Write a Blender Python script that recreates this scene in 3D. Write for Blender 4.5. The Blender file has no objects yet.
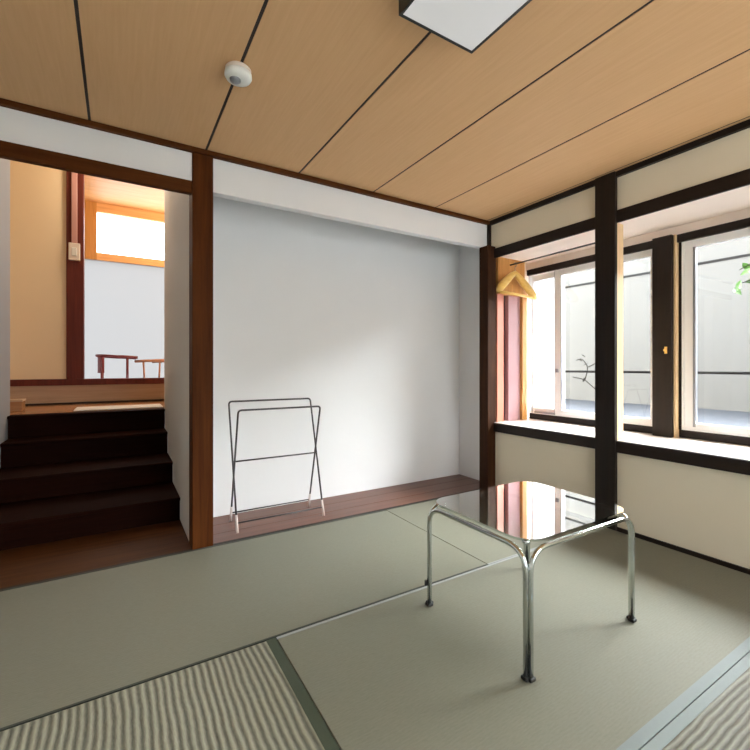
import bpy, bmesh, math, random
from mathutils import Vector, Matrix
random.seed(7)
C = bpy.context.scene.collection
S = bpy.context.scene

# ------------------------------------------------------------------ materials
def new_mat(name):
    m = bpy.data.materials.new(name); m.use_nodes = True
    nt = m.node_tree; nt.nodes.clear()
    out = nt.nodes.new('ShaderNodeOutputMaterial')
    return m, nt, out

def plain(name, col, rough=.5, metal=0, spec=.5, noise=0, nscale=8, bump=0, bscale=200, coat=0, emit=None, estr=0):
    m, nt, out = new_mat(name)
    b = nt.nodes.new('ShaderNodeBsdfPrincipled')
    b.inputs['Base Color'].default_value = (*col, 1)
    b.inputs['Roughness'].default_value = rough
    b.inputs['Metallic'].default_value = metal
    b.inputs['Specular IOR Level'].default_value = spec
    b.inputs['Coat Weight'].default_value = coat
    if emit:
        b.inputs['Emission Color'].default_value = (*emit, 1)
        b.inputs['Emission Strength'].default_value = estr
    nt.links.new(b.outputs[0], out.inputs[0])
    tc = nt.nodes.new('ShaderNodeTexCoord')
    if noise:
        n = nt.nodes.new('ShaderNodeTexNoise'); n.inputs['Scale'].default_value = nscale
        n.inputs['Detail'].default_value = 5
        nt.links.new(tc.outputs['Object'], n.inputs['Vector'])
        mx = nt.nodes.new('ShaderNodeMix'); mx.data_type = 'RGBA'
        mx.inputs['A'].default_value = (*[c * (1 - noise) for c in col], 1)
        mx.inputs['B'].default_value = (*[min(1, c * (1 + noise)) for c in col], 1)
        nt.links.new(n.outputs['Fac'], mx.inputs['Factor'])
        nt.links.new(mx.outputs['Result'], b.inputs['Base Color'])
    if bump:
        n2 = nt.nodes.new('ShaderNodeTexNoise'); n2.inputs['Scale'].default_value = bscale
        nt.links.new(tc.outputs['Object'], n2.inputs['Vector'])
        bp = nt.nodes.new('ShaderNodeBump'); bp.inputs['Strength'].default_value = bump
        bp.inputs['Distance'].default_value = .002
        nt.links.new(n2.outputs['Fac'], bp.inputs['Height'])
        nt.links.new(bp.outputs[0], b.inputs['Normal'])
    return m

def wood(name, c1, c2, axis='Z', rough=.4, spec=.5, scale=1.0, bump=.15):
    """streaky grain running along one axis"""
    m, nt, out = new_mat(name)
    b = nt.nodes.new('ShaderNodeBsdfPrincipled')
    b.inputs['Roughness'].default_value = rough
    b.inputs['Specular IOR Level'].default_value = spec
    nt.links.new(b.outputs[0], out.inputs[0])
    tc = nt.nodes.new('ShaderNodeTexCoord'); mp = nt.nodes.new('ShaderNodeMapping')
    s = [22 * scale] * 3; s['XYZ'.index(axis)] = 1.1 * scale
    mp.inputs['Scale'].default_value = s
    nt.links.new(tc.outputs['Object'], mp.inputs['Vector'])
    n = nt.nodes.new('ShaderNodeTexNoise'); n.inputs['Scale'].default_value = 1.6
    n.inputs['Detail'].default_value = 8; n.inputs['Roughness'].default_value = .62
    n.inputs['Distortion'].default_value = .6
    nt.links.new(mp.outputs[0], n.inputs['Vector'])
    r = nt.nodes.new('ShaderNodeValToRGB')
    r.color_ramp.elements[0].position = .3; r.color_ramp.elements[0].color = (*c1, 1)
    r.color_ramp.elements[1].position = .72; r.color_ramp.elements[1].color = (*c2, 1)
    nt.links.new(n.outputs['Fac'], r.inputs[0]); nt.links.new(r.outputs[0], b.inputs['Base Color'])
    bp = nt.nodes.new('ShaderNodeBump'); bp.inputs['Strength'].default_value = bump
    bp.inputs['Distance'].default_value = .002
    nt.links.new(n.outputs['Fac'], bp.inputs['Height']); nt.links.new(bp.outputs[0], b.inputs['Normal'])
    return m

def tatami(name, axis, pitch, c_lo, c_hi, strength, rough=.55):
    """woven rush: ribs running along one axis, with fine strand noise"""
    m, nt, out = new_mat(name)
    b = nt.nodes.new('ShaderNodeBsdfPrincipled')
    b.inputs['Roughness'].default_value = rough
    b.inputs['Specular IOR Level'].default_value = .3
    nt.links.new(b.outputs[0], out.inputs[0])
    tc = nt.nodes.new('ShaderNodeTexCoord')
    sep = nt.nodes.new('ShaderNodeSeparateXYZ'); nt.links.new(tc.outputs['Object'], sep.inputs[0])
    # slow wobble so the ribs are not ruler straight
    wob = nt.nodes.new('ShaderNodeTexNoise'); wob.inputs['Scale'].default_value = 5; wob.inputs['Detail'].default_value = 2
    nt.links.new(tc.outputs['Object'], wob.inputs['Vector'])
    wm = nt.nodes.new('ShaderNodeMath'); wm.operation = 'MULTIPLY'; wm.inputs[1].default_value = .022
    nt.links.new(wob.outputs['Fac'], wm.inputs[0])
    ad = nt.nodes.new('ShaderNodeMath'); ad.operation = 'ADD'
    nt.links.new(sep.outputs['Y' if axis == 'X' else 'X'], ad.inputs[0]); nt.links.new(wm.outputs[0], ad.inputs[1])
    mu = nt.nodes.new('ShaderNodeMath'); mu.operation = 'MULTIPLY'; mu.inputs[1].default_value = 2 * math.pi / pitch
    nt.links.new(ad.outputs[0], mu.inputs[0])
    sn = nt.nodes.new('ShaderNodeMath'); sn.operation = 'SINE'; nt.links.new(mu.outputs[0], sn.inputs[0])
    mr = nt.nodes.new('ShaderNodeMapRange'); mr.inputs['From Min'].default_value = -1
    nt.links.new(sn.outputs[0], mr.inputs['Value'])
    mp = nt.nodes.new('ShaderNodeMapping')
    mp.inputs['Scale'].default_value = (60, 260, 60) if axis == 'X' else (260, 60, 60)
    nt.links.new(tc.outputs['Object'], mp.inputs['Vector'])
    n = nt.nodes.new('ShaderNodeTexNoise'); n.inputs['Scale'].default_value = 1; n.inputs['Detail'].default_value = 3
    nt.links.new(mp.outputs[0], n.inputs['Vector'])
    mixh = nt.nodes.new('ShaderNodeMix'); mixh.inputs['Factor'].default_value = 1 - strength
    nt.links.new(mr.outputs[0], mixh.inputs['A']); nt.links.new(n.outputs['Fac'], mixh.inputs['B'])
    rc = nt.nodes.new('ShaderNodeMix'); rc.data_type = 'RGBA'
    rc.inputs['A'].default_value = (*c_lo, 1); rc.inputs['B'].default_value = (*c_hi, 1)
    nt.links.new(mixh.outputs['Result'], rc.inputs['Factor'])
    nt.links.new(rc.outputs['Result'], b.inputs['Base Color'])
    bp = nt.nodes.new('ShaderNodeBump'); bp.inputs['Strength'].default_value = .25 + .6 * strength
    bp.inputs['Distance'].default_value = pitch * .22
    nt.links.new(mixh.outputs['Result'], bp.inputs['Height']); nt.links.new(bp.outputs[0], b.inputs['Normal'])
    return m

def pane_glass(name, tint, refl=1.0):
    m, nt, out = new_mat(name)
    t = nt.nodes.new('ShaderNodeBsdfTransparent'); t.inputs[0].default_value = (*tint, 1)
    g = nt.nodes.new('ShaderNodeBsdfGlossy'); g.inputs['Roughness'].default_value = .0
    g.inputs['Color'].default_value = (1, 1, 1, 1)
    f = nt.nodes.new('ShaderNodeFresnel'); f.inputs['IOR'].default_value = 1.5
    k = nt.nodes.new('ShaderNodeMath'); k.operation = 'MULTIPLY'; k.inputs[1].default_value = refl; k.use_clamp = True
    mx = nt.nodes.new('ShaderNodeMixShader')
    # reflect on the entering face only (the ray is not bent inside, so no inner total reflection)
    ge = nt.nodes.new('ShaderNodeNewGeometry'); iv = nt.nodes.new('ShaderNodeMath'); iv.operation = 'SUBTRACT'
    iv.inputs[0].default_value = 1; nt.links.new(ge.outputs['Backfacing'], iv.inputs[1])
    fm = nt.nodes.new('ShaderNodeMath'); fm.operation = 'MULTIPLY'
    nt.links.new(k.outputs[0], fm.inputs[0]); nt.links.new(iv.outputs[0], fm.inputs[1])
    nt.links.new(f.outputs[0], k.inputs[0]); nt.links.new(fm.outputs[0], mx.inputs[0])
    nt.links.new(t.outputs[0], mx.inputs[1]); nt.links.new(g.outputs[0], mx.inputs[2])
    nt.links.new(mx.outputs[0], out.inputs[0])
    return m

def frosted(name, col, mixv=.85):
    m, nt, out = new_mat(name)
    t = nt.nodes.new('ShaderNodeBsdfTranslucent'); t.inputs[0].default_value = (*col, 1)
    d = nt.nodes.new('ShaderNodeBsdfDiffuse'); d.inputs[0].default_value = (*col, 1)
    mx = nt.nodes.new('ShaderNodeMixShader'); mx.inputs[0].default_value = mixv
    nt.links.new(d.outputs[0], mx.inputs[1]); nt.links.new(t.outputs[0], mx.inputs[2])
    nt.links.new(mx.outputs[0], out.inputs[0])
    return m

M = {}
M['plaster']   = plain('plaster', (.80, .805, .815), .85, noise=.03, nscale=3, bump=.12, bscale=350)
M['plasterw']  = plain('plaster warm', (.74, .67, .53), .85, noise=.03, nscale=3, bump=.12, bscale=350)
M['cream']     = plain('cream board', (.93, .80, .70), .7, noise=.04, nscale=4)
M['beige']     = plain('beige wall', (.84, .68, .46), .8, noise=.04, nscale=3)
M['grey']      = plain('grey panel', (.74, .70, .63), .75, noise=.04, nscale=3)
M['greyblue']  = plain('grey blue panel', (.30, .33, .38), .75, noise=.04, nscale=3)
M['brown_z']   = wood('brown post', (.048, .012, .002), (.10, .029, .005), 'Z', .6, spec=.08)
M['brown_x']   = wood('brown beam', (.05, .013, .002), (.10, .031, .006), 'X', .6, spec=.08)
M['brown_y']   = wood('brown beam lengthwise', (.03, .011, .006), (.065, .025, .011), 'Y', .42)
M['dark_z']    = wood('dark post', (.006, .003, .002), (.016, .009, .005), 'Z', .5, spec=.25)
M['dark_y']    = wood('dark beam', (.006, .003, .002), (.016, .008, .005), 'Y', .5, spec=.25)
M['brown_k']   = wood('dark brown corner post', (.022, .008, .003), (.055, .02, .007), 'Z', .6, spec=.1)
M['lit_side']      = wood('post side painted lit', (.62, .40, .20), (.80, .58, .34), 'Z', .5)  # window-lit side of the dark posts, light put into the wood colour
M['alcove']    = wood('alcove boards', (.075, .024, .011), (.14, .048, .023), 'X', .3, spec=.35)
M['hallfloor'] = wood('hall boards', (.045, .014, .0035), (.088, .032, .008), 'X', .5, spec=.12)
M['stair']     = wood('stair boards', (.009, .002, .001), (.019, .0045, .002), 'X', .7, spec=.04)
M['landing']   = wood('landing boards', (.30, .14, .06), (.46, .24, .11), 'X', .22)
M['riser']     = wood('riser board', (.42, .28, .17), (.55, .38, .25), 'X', .5)
M['maroon_z']  = wood('maroon post', (.085, .013, .007), (.15, .026, .014), 'Z', .5, spec=.25)
M['orange_x']  = wood('orange wood', (.66, .34, .13), (.84, .48, .21), 'X', .5)
M['orange_z']  = wood('orange frame', (.42, .18, .035), (.60, .29, .08), 'Z', .45)
M['pink']      = plain('pink board', (.55, .20, .13), .45, noise=.06, nscale=4)
M['lilac']     = plain('lilac board', (.42, .24, .25), .4, noise=.06, nscale=4)
M['plum']      = plain('plum slot', (.05, .008, .012), .5)
M['ceil']      = wood('ceiling veneer', (.61, .37, .185), (.66, .41, .215), 'Y', .6, spec=.15, scale=2.2, bump=.03)
M['groove']    = plain('ceiling groove', (.02, .010, .006), .7)
M['ledge']     = wood('window ledge', (.84, .77, .73), (.93, .89, .86), 'Y', .25, bump=.03)
M['alu']       = plain('white aluminium', (.90, .90, .90), .4)
M['alu_grey']  = plain('grey aluminium', (.30, .31, .34), .35, metal=.5)
M['glass']     = pane_glass('window glass', (.95, .97, .97))
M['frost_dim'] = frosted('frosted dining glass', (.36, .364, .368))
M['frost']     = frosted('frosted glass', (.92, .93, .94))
M['tableglass']= pane_glass('table glass', (.80, .84, .82), 4)
M['chrome']    = plain('chrome', (.62, .66, .66), .07, metal=1)
M['rubber']    = plain('black rubber', (.012, .012, .012), .5)
M['steel']     = plain('grey painted steel', (.07, .065, .068), .35, metal=.6)
M['railblack'] = plain('black painted rail', (.012, .010, .010), .7, spec=.15)
M['clearcap']  = plain('pale plastic', (.62, .55, .52), .3)
M['whiteplas'] = plain('white plastic', (.80, .80, .76), .35)
M['ivory']     = plain('ivory plastic', (.78, .68, .60), .4)
M['conduit']   = plain('pink beige conduit', (.50, .26, .23), .4)
M['blackframe']= plain('black frame', (.008, .008, .008), .4)
M['diffuser']  = plain('lamp diffuser', (.55, .55, .56), .5, emit=(1, .99, .98), estr=.22)
M['hanger']    = wood('hanger wood', (.62, .36, .07), (.80, .54, .16), 'X', .35)
M['brass']     = plain('brass', (.75, .52, .18), .3, metal=1)
M['heri']      = plain('green mat edging cloth', (.034, .046, .026), .6, noise=.05, nscale=60, bump=.2, bscale=900)
M['heri_no_sheen'] = plain('mat edging painted without sheen', (.022, .026, .018), .6, noise=.05, nscale=60)  # same cloth at an angle without sheen, darkness put into the colour
M['heri_sheen'] = plain('mat edging with painted sheen', (.24, .25, .24), .4)  # light reflected off the edging cloth, put into the base colour
M['heri_blue_sheen'] = plain('mat edging with painted blue sheen', (.155, .185, .182), .6, noise=.05, nscale=60, bump=.2, bscale=900)  # bluish specular reflection on the cloth, painted into its colour
M['tat_a']     = tatami('rush matting fine', 'X', .010, (.128, .126, .090), (.176, .174, .132), .12)
M['tat_c']     = tatami('rush matting ribbed lengthwise', 'Y', .022, (.040, .039, .027), (.32, .315, .24), .62)
M['tat_d']     = tatami('rush matting ribbed crosswise', 'X', .017, (.040, .036, .024), (.21, .205, .155), .60)
M['sub']       = plain('sub floor', (.12, .08, .05), .8)
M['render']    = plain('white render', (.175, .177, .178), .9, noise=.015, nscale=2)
M['rendseam']  = plain('render seam', (.015, .015, .017), .9)
M['deck']      = plain('grey roof deck', (.055, .062, .078), .8, noise=.06, nscale=3)
M['chair_m']   = wood('maroon chair wood', (.10, .010, .014), (.17, .022, .026), 'X', .4)
M['chair_t']   = wood('tan chair wood', (.34, .13, .06), (.50, .22, .11), 'X', .4)
M['cushion']   = plain('dark cushion', (.05, .02, .02), .8)
M['leaf']      = plain('green leaf', (.05, .16, .012), .5, noise=.3, nscale=12)
M['bark']      = plain('bark', (.022, .017, .014), .9, noise=.3, nscale=30)

# ------------------------------------------------------------------ geometry helpers
def box(bm, x0, x1, y0, y1, z0, z1, bev=0.0):
    sub = bmesh.new()
    bmesh.ops.create_cube(sub, size=1)
    for v in sub.verts:
        v.co = Vector(((x0 + x1) / 2 + v.co.x * (x1 - x0), (y0 + y1) / 2 + v.co.y * (y1 - y0), (z0 + z1) / 2 + v.co.z * (z1 - z0)))
    if bev:
        bmesh.ops.bevel(sub, geom=sub.edges[:], offset=bev, segments=2, affect='EDGES', profile=.5)
    join(bm, sub)
    return bm

def join(bm, sub):
    me = bpy.data.meshes.new('tmp'); sub.to_mesh(me); sub.free(); bm.from_mesh(me); bpy.data.meshes.remove(me)

def B(*a, bev=0.0):
    return box(bmesh.new(), *a, bev=bev)

def fillet(pts, r, n=8):
    """round the inner corners of a polyline"""
    pts = [Vector(p) for p in pts]; out = [pts[0]]
    for i in range(1, len(pts) - 1):
        p, a, b = pts[i], pts[i - 1], pts[i + 1]
        da, db = (a - p).normalized(), (b - p).normalized()
        k = min(r, (a - p).length * .49, (b - p).length * .49)
        s, e = p + da * k, p + db * k
        for j in range(n + 1):
            t = j / n
            out.append(s * (1 - t) ** 2 + p * 2 * t * (1 - t) + e * t ** 2)
    out.append(pts[-1]); return out

def tube(bm, pts, r, seg=12, cap=True):
    pts = [Vector(p) for p in pts]
    rs = r if isinstance(r, (list, tuple)) else [r] * len(pts)
    rings = []; prev = None
    for i, p in enumerate(pts):
        t = (pts[min(i + 1, len(pts) - 1)] - pts[max(i - 1, 0)]).normalized()
        if prev is None:
            n = t.orthogonal().normalized()
        else:
            n = (prev - t * prev.dot(t)).normalized()
        prev = n; bb = t.cross(n)
        rings.append([bm.verts.new(p + (n * math.cos(2 * math.pi * k / seg) + bb * math.sin(2 * math.pi * k / seg)) * rs[i]) for k in range(seg)])
    for a, b in zip(rings, rings[1:]):
        for k in range(seg):
            f = bm.faces.new((a[k], a[(k + 1) % seg], b[(k + 1) % seg], b[k])); f.smooth = True
    if cap:
        bm.faces.new(rings[0][::-1]); bm.faces.new(rings[-1])
    return bm

def T(pts, r, seg=12):
    return tube(bmesh.new(), pts, r, seg)

def lathe(bm, prof, c, seg=32):
    rings = []
    for rr, z in prof:
        rings.append([bm.verts.new((c[0] + rr * math.cos(2 * math.pi * k / seg), c[1] + rr * math.sin(2 * math.pi * k / seg), c[2] + z)) for k in range(seg)])
    for a, b in zip(rings, rings[1:]):
        for k in range(seg):
            f = bm.faces.new((a[k], a[(k + 1) % seg], b[(k + 1) % seg], b[k])); f.smooth = True
    bm.faces.new(rings[0][::-1]); bm.faces.new(rings[-1])
    bmesh.ops.recalc_face_normals(bm, faces=bm.faces[:])
    return bm

def slab(bm, outline, z0, z1):
    a = [bm.verts.new((x, y, z0)) for x, y in outline]; b = [bm.verts.new((x, y, z1)) for x, y in outline]
    bm.faces.new(a[::-1]); bm.faces.new(b); n = len(a)
    for i in range(n): bm.faces.new((a[i], a[(i + 1) % n], b[(i + 1) % n], b[i]))
    return bm

def rounded_rect(x0, x1, y0, y1, r, n=10):
    o = []
    for cx, cy, a0 in ((x1 - r, y1 - r, 0), (x0 + r, y1 - r, 90), (x0 + r, y0 + r, 180), (x1 - r, y0 + r, 270)):
        for k in range(n + 1):
            a = math.radians(a0 + 90 * k / n); o.append((cx + r * math.cos(a), cy + r * math.sin(a)))
    return o

def obj(name, bm, mat, parent=None):
    off = Vector((0, 0, 0)); p = parent
    while p: off += p.location; p = p.parent
    if parent is not None: bmesh.ops.translate(bm, verts=bm.verts[:], vec=-off)
    bmesh.ops.recalc_face_normals(bm, faces=bm.faces[:])
    me = bpy.data.meshes.new(name); bm.to_mesh(me); bm.free()
    for m in (mat if isinstance(mat, (list, tuple)) else [mat]): me.materials.append(M[m])
    o = bpy.data.objects.new(name, me); C.objects.link(o)
    if parent is not None: o.parent = parent
    return o

def struct(name, bm, mat, parent=None):
    o = obj(name, bm, mat, parent)
    if parent is None: o['kind'] = 'structure'
    return o

def tag(o, label, cat, group=None):
    o['label'] = label; o['category'] = cat
    if group: o['group'] = group
    return o

def thing(name, label, cat, loc, group=None):
    o = bpy.data.objects.new(name, None); C.objects.link(o); o.location = loc
    o.empty_display_size = .1
    return tag(o, label, cat, group)

# ------------------------------------------------------------------ key dimensions (metres)
H = 2.20           # ceiling
YB = 2.50          # front line of the back wall / alcove
XR = 2.62          # face of the window-side wall
XL = -1.30         # left end of the room
YF = -1.60         # wall behind the viewer
BX = 3.08          # outer plane of the window bay
LZ = .55           # ledge top
YE = 2.46          # end of the window bay

# ------------------------------------------------------------------ floor
struct('floor', B(XL, XR, YF, YB, -.12, -.055), 'sub')

def mat_thing(x0, x1, y0, y1, axis, surf, edges, label):
    t = thing('tatami_mat', label, 'tatami mat', ((x0 + x1) / 2, (y0 + y1) / 2, -.055), 'tatami mats on the floor')
    g = .0015
    obj('rush_cover', B(x0 + g, x1 - g, y0 + g, y1 - g, -.053, 0, bev=.003), surf, t)
    for side, w, m in edges:
        h = .0012
        if side == 'x0': bm = B(x0 + g, x0 + w, y0 + g, y1 - g, -.02, h)
        if side == 'x1': bm = B(x1 - w, x1 - g, y0 + g, y1 - g, -.02, h)
        if side == 'y0': bm = B(x0 + g, x1 - g, y0 + g, y0 + w, -.02, h)
        if side == 'y1': bm = B(x0 + g, x1 - g, y1 - w, y1 - g, -.02, h)
        obj('edging', bm, m, t)
    return t

mat_thing(-.56, 1.60, 1.525, 2.492, 'X', 'tat_a', (('y0', .010, 'heri_no_sheen'), ('y1', .02, 'heri_no_sheen')),
          'long smooth grey green tatami mat running past the dark stair opening')
mat_thing(1.60, 2.60, 1.525, 2.492, 'X', 'tat_a', (('y0', .010, 'heri_sheen'), ('y1', .012, 'heri_no_sheen')),
          'short tatami mat in the corner between alcove and window bay')
mat_thing(.497, 2.60, .583, 1.525, 'X', 'tat_a', (('y0', .032, 'heri_blue_sheen'), ('y1', .014, 'heri_sheen')),
          'smooth tatami mat that the glass table stands on')
mat_thing(-.49, .497, -.45, 1.525, 'Y', 'tat_c', (('x1', .036, 'heri'), ('x0', .036, 'heri')),
          'coarsely ribbed tatami mat at the lower left, ribs running toward the stair')
mat_thing(.497, 2.60, -.39, .583, 'X', 'tat_d', (('y1', .030, 'heri_blue_sheen'), ('y0', .03, 'heri_blue_sheen')),
          'coarsely ribbed tatami mat at the lower right behind edging with a painted blue sheen')
# the rest of the matted floor, out of the picture
struct('floor_left', box(B(XL, -.561, 1.526, 2.492, -.054, 0), XL, -.491, -.45, 1.524, -.054, 0), 'tat_a')
struct('floor_near', box(B(XL, XR, YF, -.451, -.054, 0), .498, XR, -.450, -.391, -.054, 0), 'tat_a')

# ------------------------------------------------------------------ ceiling
bm = bmesh.new()
joints = [XL, -1.205, -.662, -.12, .415, .956, 1.495, 2.04, 2.585, XR + .05]
for a, b in zip(joints, joints[1:]):
    box(bm, a + .006, b - .006, YF, YB + .05, H, H + .012, bev=.001)
ceil = struct('ceiling', bm, 'ceil')
obj('joint_backing', B(XL - .1, XR + .1, YF - .1, YB + .1, H + .0025, H + .05), 'groove', ceil)

# ------------------------------------------------------------------ back wall with stair opening and alcove
PX0, PX1 = .345, .454
struct('trim_1', B(PX0, PX1, YB - .012, YB + .115, -.02, H, bev=.004), 'brown_z')            # post between opening and alcove
struct('trim_2', B(XL, PX0, YB - .008, YB + .03, 1.950, 2.020, bev=.004), 'brown_x')           # lintel over the stair opening
struct('wall_back', B(XL, PX0, YB, YB + .09, 2.020, H + .03), 'plaster')                       # strip above lintel
struct('trim_3', B(XL, XR, YB - .028, YB + .005, H - .026, H, bev=.003), 'brown_x')            # moulding under ceiling
# alcove
AY, AX = 2.965, 2.725
struct('wall_alcove_lintel', B(PX1 - .03, AX + .05, YB + .002, YB + .06, 1.984, 2.47), 'plaster')
struct('wall_alcove_back', B(PX1 - .05, AX + .05, AY, AY + .05, -.05, 2.5), 'plaster')
struct('wall_alcove_left', B(PX1 - .03, PX1, YB + .115, AY, -.05, 2.5), 'plaster')
struct('wall_alcove_right', B(AX, AX + .05, YB + .045, AY + .05, -.05, 2.5), 'plaster')
struct('ceiling_alcove', B(PX1 - .03, AX + .05, YB + .06, AY, 2.42, 2.47), 'plaster')
bm = bmesh.new()
for i, (y0, y1) in enumerate(((2.515, 2.66), (2.66, 2.81), (2.81, AY))):
    box(bm, PX1, AX, y0 + .0008, y1 - .0008, -.03, -.002, bev=.0015)
struct('floor_alcove', bm, 'alcove')
struct('trim_4', B(PX1, AX, YB - .006, YB + .015, -.03, .001, bev=.002), 'dark_y')             # dark sill in front of the alcove
# corner post
struct('trim_5', B(2.546, 2.64, YB - .065, YB + .03, -.02, 1.984, bev=.003), 'brown_k')
struct('trim_6', B(2.604, 2.64, YB - .02, YB + .03, 1.984, H, bev=.003), 'dark_z')

# ------------------------------------------------------------------ stair hall
SL, SR, YS, YP = -.70, .347, 3.02, 5.00
LANDZ = .638
struct('floor_hall', B(SL, SR, YB - .006, YS + .03, -.06, -.004), 'hallfloor')
struct('trim_7', B(XL, SR + .01, YB - .012, YB + .006, -.03, .001), 'dark_y')
struct('wall_stair_right', B(SR, PX1 - .03, YB + .115, 4.16, -.06, 3.1), 'grey')
struct('wall_stair_left', B(SL - .06, SL, YB + .10, 4.16, -.06, 3.1), 'greyblue')
struct('wall_back_left', B(XL, SL - .0, YB, YB + .12, -.06, 2.0), 'plaster')
struct('wall_stair_above', B(XL, PX0, YB + .09, YB + .11, 2.02, 3.1), 'plaster')
st = thing('staircase', 'dark brown wooden staircase climbing from the hall behind the opening', 'stairs', ((SL + SR) / 2, YS, 0))
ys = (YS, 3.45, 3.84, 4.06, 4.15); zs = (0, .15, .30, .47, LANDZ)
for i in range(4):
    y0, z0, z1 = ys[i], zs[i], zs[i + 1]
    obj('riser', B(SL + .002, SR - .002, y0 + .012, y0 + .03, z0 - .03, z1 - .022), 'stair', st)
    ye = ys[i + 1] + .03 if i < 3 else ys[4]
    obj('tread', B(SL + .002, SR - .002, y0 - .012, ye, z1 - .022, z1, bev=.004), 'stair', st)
struct('floor_landing', B(-1.6, 1.2, 4.151, YP, LANDZ - .08, LANDZ + .004), 'landing')
obj_b = thing('wooden_box', 'small pale wooden box on the left of the stair landing', 'box', (-.74, 4.42, LANDZ + .004))
obj('body', B(-.82, -.66, 4.36, 4.50, LANDZ + .006, LANDZ + .085, bev=.004), 'landing', obj_b)
obj('lid', B(-.825, -.655, 4.355, 4.505, LANDZ + .085, LANDZ + .10, bev=.003), 'riser', obj_b)
mt_ = thing('floor_mat', 'thin pale mat lying at the front of the stair landing', 'mat', (.0, 4.33, LANDZ + .004))
obj('cloth', B(-.31, .34, 4.17, 4.50, LANDZ + .0045, LANDZ + .013, bev=.003), 'whiteplas', mt_)
struct('trim_8', B(-1.6, 1.2, YP - .03, YP + .02, LANDZ + .004, .66), 'dark_y')
struct('wall_landing_low', B(-1.6, 1.2, YP - .01, YP + .06, .66, .825), 'riser')
struct('trim_9', B(-1.6, 1.2, YP - .04, YP + .08, .825, .885, bev=.004), 'maroon_z')
struct('wall_landing', B(-1.6, -.42, YP, YP + .06, .885, 3.1), 'beige')
struct('trim_10', B(-.425, -.287, YP - .035, YP + .08, .885, 3.1, bev=.004), 'maroon_z')
struct('wall_landing_right', B(1.1, 1.2, 4.16, YP, LANDZ, 3.1), 'beige')
struct('wall_landing_left', B(-1.66, -1.6, 4.16, YP + .06, LANDZ, 3.1), 'beige')
struct('wall_landing_front', B(-1.66, SL - .06, 4.10, 4.16, LANDZ - .1, 3.1), 'beige')
struct('wall_landing_front_right', B(PX1 - .03, 1.2, 4.10, 4.16, LANDZ - .1, 3.1), 'beige')
struct('ceiling_stair', B(-1.66, 1.2, YB + .1, YP, 3.1, 3.15), 'beige')
# switch on the reddish column
sw = thing('light_switch', 'small ivory switch box with a conduit on the dark reddish column', 'switch', (-.355, YP - .035, 2.10))
hs = obj('housing', B(-.405, -.315, YP - .07, YP - .036, 2.02, 2.185, bev=.006), 'ivory', sw)
obj('rocker', B(-.38, -.34, YP - .078, YP - .07, 2.06, 2.14, bev=.003), 'whiteplas', hs)
obj('conduit', B(-.383, -.337, YP - .06, YP - .036, 2.187, 3.08, bev=.004), 'conduit', sw)

# ------------------------------------------------------------------ dining room beyond
DF, YD, DC = .33, 6.60, 2.95
ky = YD / 6.0
struct('floor_dining', B(-2.2, 2.6, YP + .06, YD + .1, DF - .05, DF), 'landing')
cdz = 1 + 1.95 * ky
struct('ceiling_dining', B(-2.2, 2.6, YP + .06, YD + .1, cdz, cdz + .05), 'orange_x')
struct('wall_dining_above', B(-.287, 1.2, YP, YP + .06, cdz - .02, 3.3), 'beige')
struct('wall_dining_left', B(-2.26, -2.2, YP + .06, YD + .1, DF, cdz), 'plasterw')
struct('wall_dining_right', B(2.6, 2.66, YP + .06, YD + .1, DF, cdz), 'plasterw')
struct('wall_dining_near', B(1.2, 2.6, YP, YP + .06, DF, cdz), 'plasterw')
struct('wall_dining_near_left', B(-2.2, -1.6, YP, YP + .06, DF, cdz), 'plasterw')
z_r0, z_r1, z_t = 1 + 1.27 * ky, 1 + 1.355 * ky, 1 + 1.84 * ky
w3 = struct('window_3', B(-2.2, -.22 * ky, YD - .03, YD + .03, z_r0, cdz), 'orange_z')
obj('transom_rail', B(-.22 * ky, 2.6, YD - .03, YD + .03, z_r0, z_r1), 'orange_x', w3)
obj('head_rail', B(-.22 * ky, 2.6, YD - .03, YD + .03, z_t, cdz), 'orange_x', w3)
obj('transom_pane', B(-.22 * ky, 2.6, YD + .004, YD + .010, z_r1, z_t), 'glass', w3)
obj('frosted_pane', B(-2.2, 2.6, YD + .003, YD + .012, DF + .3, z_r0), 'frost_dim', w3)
obj('sill_panel', B(-2.2, 2.6, YD - .03, YD + .03, DF - .05, DF + .3), 'orange_x', w3)

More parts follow.
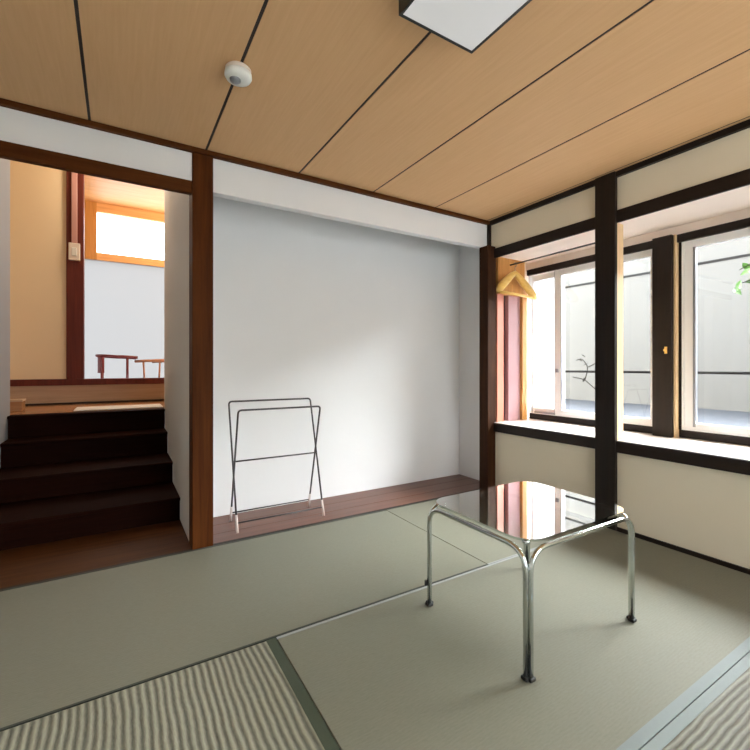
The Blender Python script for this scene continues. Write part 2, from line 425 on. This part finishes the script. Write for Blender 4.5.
def make_chair(label, wood_mat, loc, rz, h=.78):
    """horseshoe-railed armchair; built at the origin facing +X"""
    t = thing('dining_chair', label, 'chair', (0, 0, 0), 'dining chairs in the room beyond')
    se = obj('seat', slab(bmesh.new(), rounded_rect(-.19, .21, -.2, .2, .06), .40, .43), wood_mat, t)
    obj('cushion', slab(bmesh.new(), rounded_rect(-.17, .19, -.18, .18, .06), .431, .455), 'cushion', se)
    for sx in (-1, 1):
        for sy in (-1, 1):
            obj('leg', T([(sx * .19, sy * .185, 0), (sx * .16, sy * .165, .40)], [.014, .019]), wood_mat, t)
    arc = [(.20, -.215, h - .02), (.06, -.215, h - .012)]
    for k in range(13):
        a = math.radians(-90 - 180 * k / 12)
        arc.append((-.0 + .20 * math.cos(a), .215 * math.sin(a), h - .012 + .012 * -math.cos(a)))
    arc += [(.06, .215, h - .012), (.20, .215, h - .02)]
    obj('arm_rail', T(arc, .017), wood_mat, t)
    for sy in (-1, 1):
        obj('arm_post', T([(.10, sy * .18, .43), (.10, sy * .213, h - .02)], .011), wood_mat, t)
    bm = bmesh.new()
    pts = []
    for k in range(9):
        a = math.radians(-140 - 80 * k / 8)
        pts.append((.195 * math.cos(a), .21 * math.sin(a)))
    inner = [(x * .88, y * .88) for x, y in pts][::-1]
    slab(bm, pts + inner, h - .20, h - .012)
    obj('backrest', bm, wood_mat, t)
    for sy in (-1, 1):
        obj('back_post', T([(-.15, sy * .12, .43), (-.15, sy * .12, h - .19)], .013), wood_mat, t)
    t.location = loc; t.rotation_euler = (0, 0, math.radians(rz))
    return t
make_chair('maroon wooden armchair seen above the landing sill beyond the stairs', 'chair_m', (-.01, 5.80, DF), 0, .80)
make_chair('tan wooden armchair right of the maroon one, half hidden by the stair wall', 'chair_t', (.46, 6.15, DF), 150, .76)

# ------------------------------------------------------------------ right wall, posts, window bay
RYF = .28   # near end of the bay
struct('wall_right', B(XR + .012, XR + .06, YF, YB, -.05, .478), 'plasterw')                       # below the ledge
struct('wall_right_upper', B(XR + .012, XR + .06, YF, YB, 1.93, H + .03), 'plasterw')
struct('wall_right_near', B(XR + .012, XR + .06, YF, RYF, .478, 1.93), 'plasterw')
struct('baseboard_right', B(XR + .0, XR + .014, YF, YB - .07, -.02, .014), 'dark_y')
struct('trim_11', B(XR - .014, XR + .03, YF, YB - .02, H - .032, H, bev=.003), 'dark_y')           # ceiling moulding
struct('trim_12', B(XR - .004, XR + .014, YF, YB - .02, 1.888, 1.965, bev=.004), 'dark_y')          # lintel
struct('trim_13', B(XR - .012, XR + .05, RYF, YB - .066, .475, LZ - .004, bev=.004), 'dark_y')     # ledge nosing
PY0, PY1 = 1.444, 1.571
struct('trim_14', B(XR - .025, XR + .005, PY0, PY1, -.02, H, bev=.003), 'dark_z')                  # middle post, room face
struct('trim_15', B(XR + .005, XR + .075, PY0 + .002, PY1 - .002, LZ, 1.89, bev=.002), 'lit_side')     # its inner side, window light painted as pale wood
struct('trim_16', B(XR - .025, XR + .09, RYF - .12, RYF, -.02, H, bev=.003), 'dark_z')
struct('ledge', B(XR + .0, BX + .03, RYF, YE, LZ - .03, LZ, bev=.003), 'ledge').name = 'floor_ledge'
struct('ceiling_bay', B(XR + .013, BX + .06, RYF, YE, 1.905, 1.96), 'cream')
struct('wall_bay', B(BX - .01, BX + .06, RYF, YE + .05, 1.845, 1.96), 'cream')
struct('wall_bay_low', B(BX + .03, BX + .08, RYF, YE + .05, -.3, LZ), 'render')
struct('wall_bay_near', B(XR + .06, BX + .06, RYF - .06, RYF, .4, 1.96), 'cream')
struct('wall_bay_end', B(XR + .02, BX + .06, YE + .03, YE + .08, LZ - .05, 1.96), 'cream')
struct('trim_17', B(BX - .035, BX + .05, RYF, YE, 1.795, 1.845, bev=.003), 'dark_y')               # window head
struct('trim_18', B(BX - .005, BX + .05, RYF, YE, LZ, .600, bev=.003), 'dark_y')                    # window sill
p19 = struct('trim_19', B(BX - .075, BX + .03, 1.314, 1.428, LZ, 1.845, bev=.003), 'dark_z')       # post in window plane
lt = thing('window_latch', 'tiny brass latch on the dark post between the two windows', 'latch', (BX - .08, 1.345, 1.10))
obj('plate', B(BX - .079, BX - .0755, 1.337, 1.353, 1.085, 1.13, bev=.001), 'brass', lt)
obj('knob', T([(BX - .079, 1.345, 1.108), (BX - .095, 1.345, 1.108)], [.006, .008]), 'brass', lt)

def sash(parent, name, y0, y1, x, pane, w0=.03, w1=.03, zb=.604, zt=1.793, wb=.045, wt=.045):
    bm = bmesh.new()
    box(bm, x, x + .024, y0, y0 + w0, zb, zt, bev=.002); box(bm, x, x + .024, y1 - w1, y1, zb, zt, bev=.002)
    box(bm, x, x + .024, y0 + w0, y1 - w1, zb, zb + wb, bev=.002); box(bm, x, x + .024, y0 + w0, y1 - w1, zt - wt, zt, bev=.002)
    f = obj(name, bm, 'alu', parent)
    obj('pane', B(x + .010, x + .014, y0 + w0 - .004, y1 - w1 + .004, zb + wb - .004, zt - wt + .004), pane, f)
    return f
bm = bmesh.new()
box(bm, BX - .012, BX + .048, 1.428, 1.440, .600, 1.795); box(bm, BX - .012, BX + .048, YE - .012, YE, .600, 1.795)
box(bm, BX - .012, BX + .048, 1.440, YE - .012, .600, .604); box(bm, BX - .012, BX + .048, 1.440, YE - .012, 1.793, 1.795)
w1 = struct('window_1', bm, 'alu')
fs = sash(w1, 'sash', 2.145, 2.447, BX + .022, 'frost', .045, .01)
cs = sash(w1, 'sash', 1.441, 2.205, BX - .006, 'glass', .03, .058)
hd = obj('sash_handle', B(BX - .018, BX - .006, 2.165, 2.19, .955, .985, bev=.002), 'alu_grey', cs)
obj('glazing_gasket', B(BX - .007, BX + .0185, 2.143, 2.1465, .65, 1.75), 'alu_grey', cs)
obj('glazing_gasket', B(BX - .0075, BX + .0185, 2.2035, 2.2065, .60, 1.79), 'alu_grey', cs)
obj('bottom_track', B(BX - .010, BX + .02, 2.20, 2.40,   .605, .619), 'alu_grey', fs)

struct('trim_20', B(BX - .05, BX + .0, 1.300, 1.3135, LZ, 1.845, bev=.002), 'lit_side')  # side face of the window post, daylight painted into its colour
struct('trim_21', B(BX - .015, BX + .03, 1.283, 1.2995, .600, 1.80, bev=.002), 'dark_z')
bm = bmesh.new()
box(bm, BX - .012, BX + .048, 1.271, 1.283, .600, 1.795); box(bm, BX - .012, BX + .048, RYF, RYF + .012, .600, 1.795)
box(bm, BX - .012, BX + .048, RYF + .012, 1.271, .600, .604); box(bm, BX - .012, BX + .048, RYF + .012, 1.271, 1.793, 1.795)
w2 = struct('window_2', bm, 'alu')
s1 = sash(w2, 'sash', .74, 1.271, BX - .006, 'glass', .05, .048)
obj('glazing_gasket', B(BX - .008, BX + .0185, 1.209, 1.2235, .625, 1.75), 'alu_grey', s1)
s2 = sash(w2, 'sash', RYF + .012, .79, BX + .022, 'glass', .05, .05)

# wooden end panel of the bay
ep = thing('end_panel', 'orange wood frame with pink boards at the far end of the window bay', 'panel', (2.86, YE - .01, LZ))
obj('frame', box(box(B(2.93, 2.99, YE - .05, YE + .03, LZ, 1.60, bev=.003), 2.66, 2.99, YE - .05, YE + .03, 1.60, 1.69, bev=.003), 2.66, 2.985, YE - .03, YE + .03, 1.69, 1.915, bev=.003), 'orange_z', ep)
obj('pink_board', B(2.642, 2.72, YE - .035, YE + .03, LZ, 1.60, bev=.004), 'pink', ep)['label'] = 'salmon pink board'
obj('slot', B(2.72, 2.785, YE + .01, YE + .03, LZ, 1.60), 'plum', ep)['label'] = 'dark plum slot'
obj('pink_board', B(2.785, 2.93, YE - .025, YE + .03, LZ, 1.60, bev=.004), 'lilac', ep)['label'] = 'lilac pink board'

# hanging rod and hanger
rx, rz_ = 2.80, 1.852
rod = thing('hanging_rod', 'thin dark hanging rod under the lintel of the left window bay', 'rod', (rx, 2.0, rz_))
obj('bar', T([(rx, PY1 + .0, rz_), (rx, YE - .031, rz_)], .006), 'steel', rod)
for yy in (PY1 + .03,):
    obj('bracket', T([(rx, yy, rz_ + .004), (rx, yy, 1.906)], .005), 'steel', rod)
hx, hy = 2.795, 2.375
hg = thing('coat_hanger', 'yellow wooden coat hanger hanging in the left window bay', 'hanger', (hx, hy, 1.77))
def shoulder(sgn, xe, ze, ye):
    pts = []; rs = []
    for k in range(9):
        t = k / 8
        x = hx + (xe - hx) * t; z = 1.775 + (ze - 1.775) * (t ** 1.15); y = hy + (ye - hy) * t ** 1.6
        pts.append((x, y, z)); rs.append(.020 + .012 * math.sin(t * 2.6) - (.012 if k == 8 else 0))
    return pts, rs
bm = bmesh.new()
pl, rl = shoulder(-1, 2.565, 1.605, hy - .03); pr, rr = shoulder(1, 3.02, 1.575, hy - .03)
tube(bm, pl[::-1] + pr[1:], rl[::-1] + rr[1:], 14)
obj('shoulders', bm, 'hanger', hg)
obj('trouser_bar', T([(2.60, hy - .025, 1.60), (2.985, hy - .025, 1.585)], .012), 'hanger', hg)
hook = [(hx, hy, 1.785), (hx, hy, 1.815)]
for k in range(11):
    a = math.radians(-90 + 24 * k)
    hook.append((hx + .005 + .0165 * math.cos(a), hy, 1.8455 + .0165 * math.sin(a) - .0))
obj('hook', T(hook, .0025, 8), 'chrome', hg)

# ------------------------------------------------------------------ outside
struct('ground_1', B(BX + .06, 9.0, -8, 9, .40, .50), 'deck').name = 'floor_outside'
bd = thing('building', 'white rendered building standing across from the windows', 'building', (6.2, 1, .5))
obj('wall', B(6.0, 6.4, -9, 11, .5, 2.70), 'render', bd)
obj('seam', B(5.992, 6.0, -9, 11, 2.233, 2.262), 'rendseam', bd)
struct('roof_eave_added', B(BX - .3, 3.85, -2.5, 4.5, 2.12, 2.2), 'cream').name = 'ceiling_eave_added'  # unseen eave, added to cut high sky light and shade the floor
rl_ = thing('safety_rail', 'dark safety rail running outside both windows', 'rail', (BX + .13, 1.0, .962))
obj('bar', T([(BX + .13, RYF - .1, .963), (BX + .13, YE + .1, .963)], .009), 'railblack', rl_)
for yy in (RYF - .04, 1.405, YE + .04):
    obj('bracket', T([(BX + .06, yy, .963), (BX + .13, yy, .963)], .008), 'railblack', rl_)

def leaf(bm, p, d, L, w):
    d = Vector(d).normalized(); s = d.cross(Vector((random.uniform(-1, 1), random.uniform(-1, 1), .6))).normalized()
    up = s.cross(d)
    prof = [(0, 0), (.25, .8), (.5, 1), (.8, .55), (1, 0)]
    L_ = [bm.verts.new(p + d * L * t + s * w * k + up * L * .12 * math.sin(t * 3)) for t, k in prof]
    R_ = [bm.verts.new(p + d * L * t - s * w * k + up * L * .12 * math.sin(t * 3)) for t, k in prof[1:-1]]
    Mid = [bm.verts.new(p + d * L * t + up * L * (.12 * math.sin(t * 3) - .06 * k)) for t, k in prof[1:-1]]
    bm.faces.new((L_[0], L_[1], Mid[0])); bm.faces.new((L_[0], Mid[0], R_[0]))
    for i in range(2):
        bm.faces.new((L_[i + 1], L_[i + 2], Mid[i + 1], Mid[i])); bm.faces.new((Mid[i], Mid[i + 1], R_[i + 1], R_[i]))
    bm.faces.new((L_[3], L_[4], Mid[2])); bm.faces.new((Mid[2], L_[4], R_[2]))

tr = thing('tree', 'green leafy tree reaching into the right window from outside', 'tree', (4.3, .30, .5))
bt = bmesh.new()
tube(bt, [(4.3, .30, .5), (4.28, .33, 1.2), (4.32, .32, 1.9), (4.28, .34, 2.6)], [.06, .05, .035, .015])
obj('trunk', bt, 'bark', tr)
bb = bmesh.new(); bl = bmesh.new()
ends = [((4.3, .32, 1.5), (4.25, .85, 1.80), (4.2, 1.35, 1.66)), ((4.3, .32, 1.8), (4.25, .9, 2.0), (4.15, 1.34, 1.76)),
        ((4.3, .32, 1.7), (4.35, -.1, 1.9), (4.3, -.4, 1.85)), ((4.3, .34, 2.2), (4.2, .2, 2.45), (4.1, .0, 2.5)), ((4.3, .34, 2.3), (4.45, .7, 2.5), (4.5, .9, 2.6))]
for e in ends:
    ee = fillet(e, .3, 5); tube(bb, ee, [.011 - .008 * i / (len(ee) - 1) for i in range(len(ee))], 8)
    tip = Vector(e[2])
    for k in range(12):
        t = random.random()
        base = Vector(e[1]).lerp(tip, t) + Vector((random.uniform(-.06, .06), random.uniform(-.05, .05), random.uniform(-.08, .05)))
        leaf(bl, base, (random.uniform(-1, 1), random.uniform(-1, 1), random.uniform(-1.2, .2)), random.uniform(.08, .13), .022)
obj('branch', bb, 'bark', tr); obj('foliage', bl, 'leaf', tr)

sh = thing('shrub', 'thin bare twiggy shrub outside the left window', 'shrub', (4.6, 2.75, .5))
bs = bmesh.new(); sl = bmesh.new()
for pts in ([(4.6, 2.75, .5), (4.62, 2.73, .7), (4.58, 2.9, .86), (4.6, 3.05, .88)], [(4.62, 2.73, .66), (4.6, 2.66, .84), (4.62, 2.58, .82)],
            [(4.6, 2.9, .86), (4.6, 2.86, 1.0), (4.6, 2.94, 1.1), (4.62, 3.02, 1.08)], [(4.6, 2.86, 1.0), (4.6, 2.74, 1.06), (4.6, 2.66, 1.13), (4.62, 2.72, 1.17)]):
    tube(bs, fillet(pts, .06, 4), .006, 6)
obj('stem', bs, 'bark', sh)
for p in ((4.6, 2.98, 1.09), (4.6, 2.9, 1.11), (4.6, 2.66, 1.13), (4.6, 2.72, .85), (4.6, 2.9, .88), (4.6, 2.86, 1.04)):
    leaf(sl, Vector(p), (random.uniform(-.3, .3), random.uniform(-1, 1), random.uniform(-.6, .6)), .06, .014)
obj('leaves', sl, 'bark', sh)

# ------------------------------------------------------------------ remaining shell (behind the viewer)
struct('wall_left', B(XL - .05, XL, YF, YB + .14, -.06, H + .03), 'plaster')
bm = bmesh.new()
for a in ((XL, .5, -.05, H + .03), (2.5, XR + .06, -.05, H + .03), (.5, 2.5, -.05, .30), (.5, 2.5, 2.1, H + .03)):
    box(bm, a[0], a[1], YF - .06, YF, a[2], a[3])
struct('wall_front', bm, 'plaster')
w4 = struct('window_added_fill', B(1.47, 1.53, YF - .05, YF - .01, .30, 2.1), 'dark_z')  # unseen window, added to let sky fill light into the room
obj('pane', B(.5, 2.5, YF - .035, YF - .03, .30, 2.1), 'glass', w4)

# ------------------------------------------------------------------ ceiling lamp, smoke detector
lx0, lx1, ly0, ly1, lz = .762, 1.078, .80, 1.108, 2.118
lp = thing('ceiling_lamp', 'square black framed ceiling lamp with white diffuser', 'lamp', (.92, .954, H))
bm = bmesh.new(); e = .009
box(bm, lx0, lx0 + e, ly0, ly1, lz, H - .001); box(bm, lx1 - e, lx1, ly0, ly1, lz, H - .001)
box(bm, lx0 + e, lx1 - e, ly0, ly0 + e, lz, H - .001); box(bm, lx0 + e, lx1 - e, ly1 - e, ly1, lz, H - .001)
obj('frame', bm, 'blackframe', lp)
obj('diffuser', B(lx0 + e, lx1 - e, ly0 + e, ly1 - e, lz + .002, lz + .012), 'diffuser', lp)
obj('mounting_plate', B(lx0 + .05, lx1 - .05, ly0 + .05, ly1 - .05, H - .02, H - .001), 'whiteplas', lp)

sd = thing('smoke_detector', 'round white smoke detector on the ceiling joint', 'smoke detector', (.412, 1.735, H))
obj('base', lathe(bmesh.new(), [(.045, -.001), (.050, -.006), (.050, -.014), (.045, -.018)], (.412, 1.735, H)), 'ivory', sd)
sb_ = obj('body', lathe(bmesh.new(), [(.044, -.018), (.052, -.022), (.053, -.034), (.047, -.044), (.030, -.049), (.022, -.049)], (.412, 1.735, H)), 'whiteplas', sd)
obj('sensor_vent', lathe(bmesh.new(), [(.0215, -.0485), (.020, -.056), (.010, -.062), (.004, -.063)], (.400, 1.735, H)), 'alu_grey', sb_)

# ------------------------------------------------------------------ glass table
tx0, tx1, ty0, ty1 = 1.113, 1.735, .892, 1.402
TZ = .427
tb = thing('glass_table', 'low square glass table with paired chrome tube legs on the tatami', 'table', ((tx0 + tx1) / 2, (ty0 + ty1) / 2, 0))
r = .0092; o = .0098
def side_frame(a, b):
    a, b = Vector(a), Vector(b); d = (b - a).normalized()
    a2, b2 = a + d * o * 1.0, b - d * o * 1.0
    up = Vector((0, 0, TZ - .012))
    return T(fillet([a2 + Vector((0, 0, .012)), a2 + up, b2 + up, b2 + Vector((0, 0, .012))], .08, 12), r, 14)
cor = {'ll': (tx0, ty0, 0), 'lr': (tx1, ty0, 0), 'ul': (tx0, ty1, 0), 'ur': (tx1, ty1, 0)}
for a, b in (('ll', 'lr'), ('lr', 'ur'), ('ur', 'ul'), ('ul', 'll')):
    obj('tube_frame', side_frame(cor[a], cor[b]), 'chrome', tb)
for k in cor:
    cx, cy, _ = cor[k]; sx = 1 if cx == tx0 else -1; sy = 1 if cy == ty0 else -1
    obj('foot', box(B(cx + sx * o - .0125, cx + sx * o + .0125, cy - .0125, cy + .0125, .001, .014, bev=.004), cx - .0125, cx + .0125, cy + sy * o - .0125, cy + sy * o + .0125, .001, .014, bev=.004), 'rubber', tb)
    obj('corner_bracket', lathe(bmesh.new(), [(.012, 0), (.014, .004), (.014, .014), (.010, .018)], (cx + sx * .045, cy + sy * .045, TZ - .014)), 'chrome', tb)
    if k in ('ul', 'lr'):
        obj('adjuster', lathe(bmesh.new(), [(.006, 0), (.0065, .002), (.0065, .018), (.006, .02)], (cx - .010, cy, .085)), 'rubber', tb)
obj('glass_top', slab(bmesh.new(), rounded_rect(tx0 + .002, tx1 - .002, ty0 + .002, ty1 - .002, .08, 12), TZ + .005, TZ + .013), 'tableglass', tb)

# ------------------------------------------------------------------ folding towel rack
rk = thing('towel_rack', 'thin grey metal folding towel rack standing in the white alcove', 'rack', (.9, 2.72, 0))
rx0, rx1 = .612, 1.178
fy, by = 2.600, 2.835
def rframe(yfoot, ytop, ztop, inset):
    a, b = rx0 + inset, rx1 - inset
    t = T(fillet([(a, yfoot, .0), (a, ytop, ztop), (b, ytop, ztop), (b, yfoot, .0)], .022, 6), .0058, 10)
    f = obj('frame', t, 'steel', rk)
    for x in (a, b):
        q = .10 / ztop
        obj('foot_sleeve', T([(x, yfoot, .0), (x, yfoot + (ytop - yfoot) * q, .10)], [.0085, .0075], 10), 'clearcap', f)
    q = .055 / ztop
    y = yfoot + (ytop - yfoot) * q
    obj('lower_bar', T([(a, y, .055), (b, y, .055)], .0045, 8), 'steel', f)
rframe(fy, by, .775, 0)
rframe(by, fy + .03, .735, .012)
ym = fy + (by - fy) * .53
obj('middle_bar', T([(rx0 + .006, ym, .405), (rx1 - .006, ym, .405)], .005, 8), 'steel', rk)

# ------------------------------------------------------------------ light
w = bpy.data.worlds.new('overcast'); S.world = w; w.use_nodes = True
nt = w.node_tree; bg = nt.nodes['Background']
# overcast sky with the veiled sun standing beyond the windows
BASE, GLOW, POW = 5.6, 135.0, 8.5
az, el = math.radians(-24), math.radians(38)
sd_ = (math.cos(az) * math.cos(el), math.sin(az) * math.cos(el), math.sin(el))
tc = nt.nodes.new('ShaderNodeTexCoord')
dt = nt.nodes.new('ShaderNodeVectorMath'); dt.operation = 'DOT_PRODUCT'; dt.inputs[1].default_value = sd_
nt.links.new(tc.outputs['Generated'], dt.inputs[0])
mxm = nt.nodes.new('ShaderNodeMath'); mxm.operation = 'MAXIMUM'; mxm.inputs[1].default_value = 0
nt.links.new(dt.outputs['Value'], mxm.inputs[0])
pw = nt.nodes.new('ShaderNodeMath'); pw.operation = 'POWER'; pw.inputs[1].default_value = POW
nt.links.new(mxm.outputs[0], pw.inputs[0])
ma = nt.nodes.new('ShaderNodeMath'); ma.operation = 'MULTIPLY_ADD'; ma.inputs[1].default_value = GLOW; ma.inputs[2].default_value = BASE
nt.links.new(pw.outputs[0], ma.inputs[0]); nt.links.new(ma.outputs[0], bg.inputs['Strength'])
bg.inputs[0].default_value = (.97, .985, 1, 1)
pl_ = bpy.data.lights.new('dining_fill', 'POINT'); pl_.energy = 60; pl_.color = (1, .78, .55); pl_.shadow_soft_size = .15  # added warm fill brightening the dining room, no fixture modelled
hl = bpy.data.lights.new('landing_fill', 'POINT'); hl.energy = 14; hl.color = (1, .84, .66); hl.shadow_soft_size = .12  # added fill to lift the landing walls, no fixture modelled
ho = bpy.data.objects.new('landing_fill', hl); C.objects.link(ho); ho.location = (.1, 4.55, 2.85)
po = bpy.data.objects.new('dining_fill', pl_); C.objects.link(po); po.location = (1.6, 5.6, 2.6)

# ------------------------------------------------------------------ camera
cd = bpy.data.cameras.new('camera'); cam = bpy.data.objects.new('camera', cd); C.objects.link(cam)
cam.location = (0, 0, 1.0); cam.rotation_euler = (math.radians(90), 0, math.radians(-31.3))
cd.sensor_width = 36; cd.lens = 422 / 750 * 36; cd.shift_y = -8 / 750
cd.clip_start = .05
S.camera = cam
S.view_settings.view_transform = 'Standard'; S.view_settings.look = 'None'
S.view_settings.gamma = 1; S.view_settings.use_curve_mapping = False
S.view_settings.exposure = .2
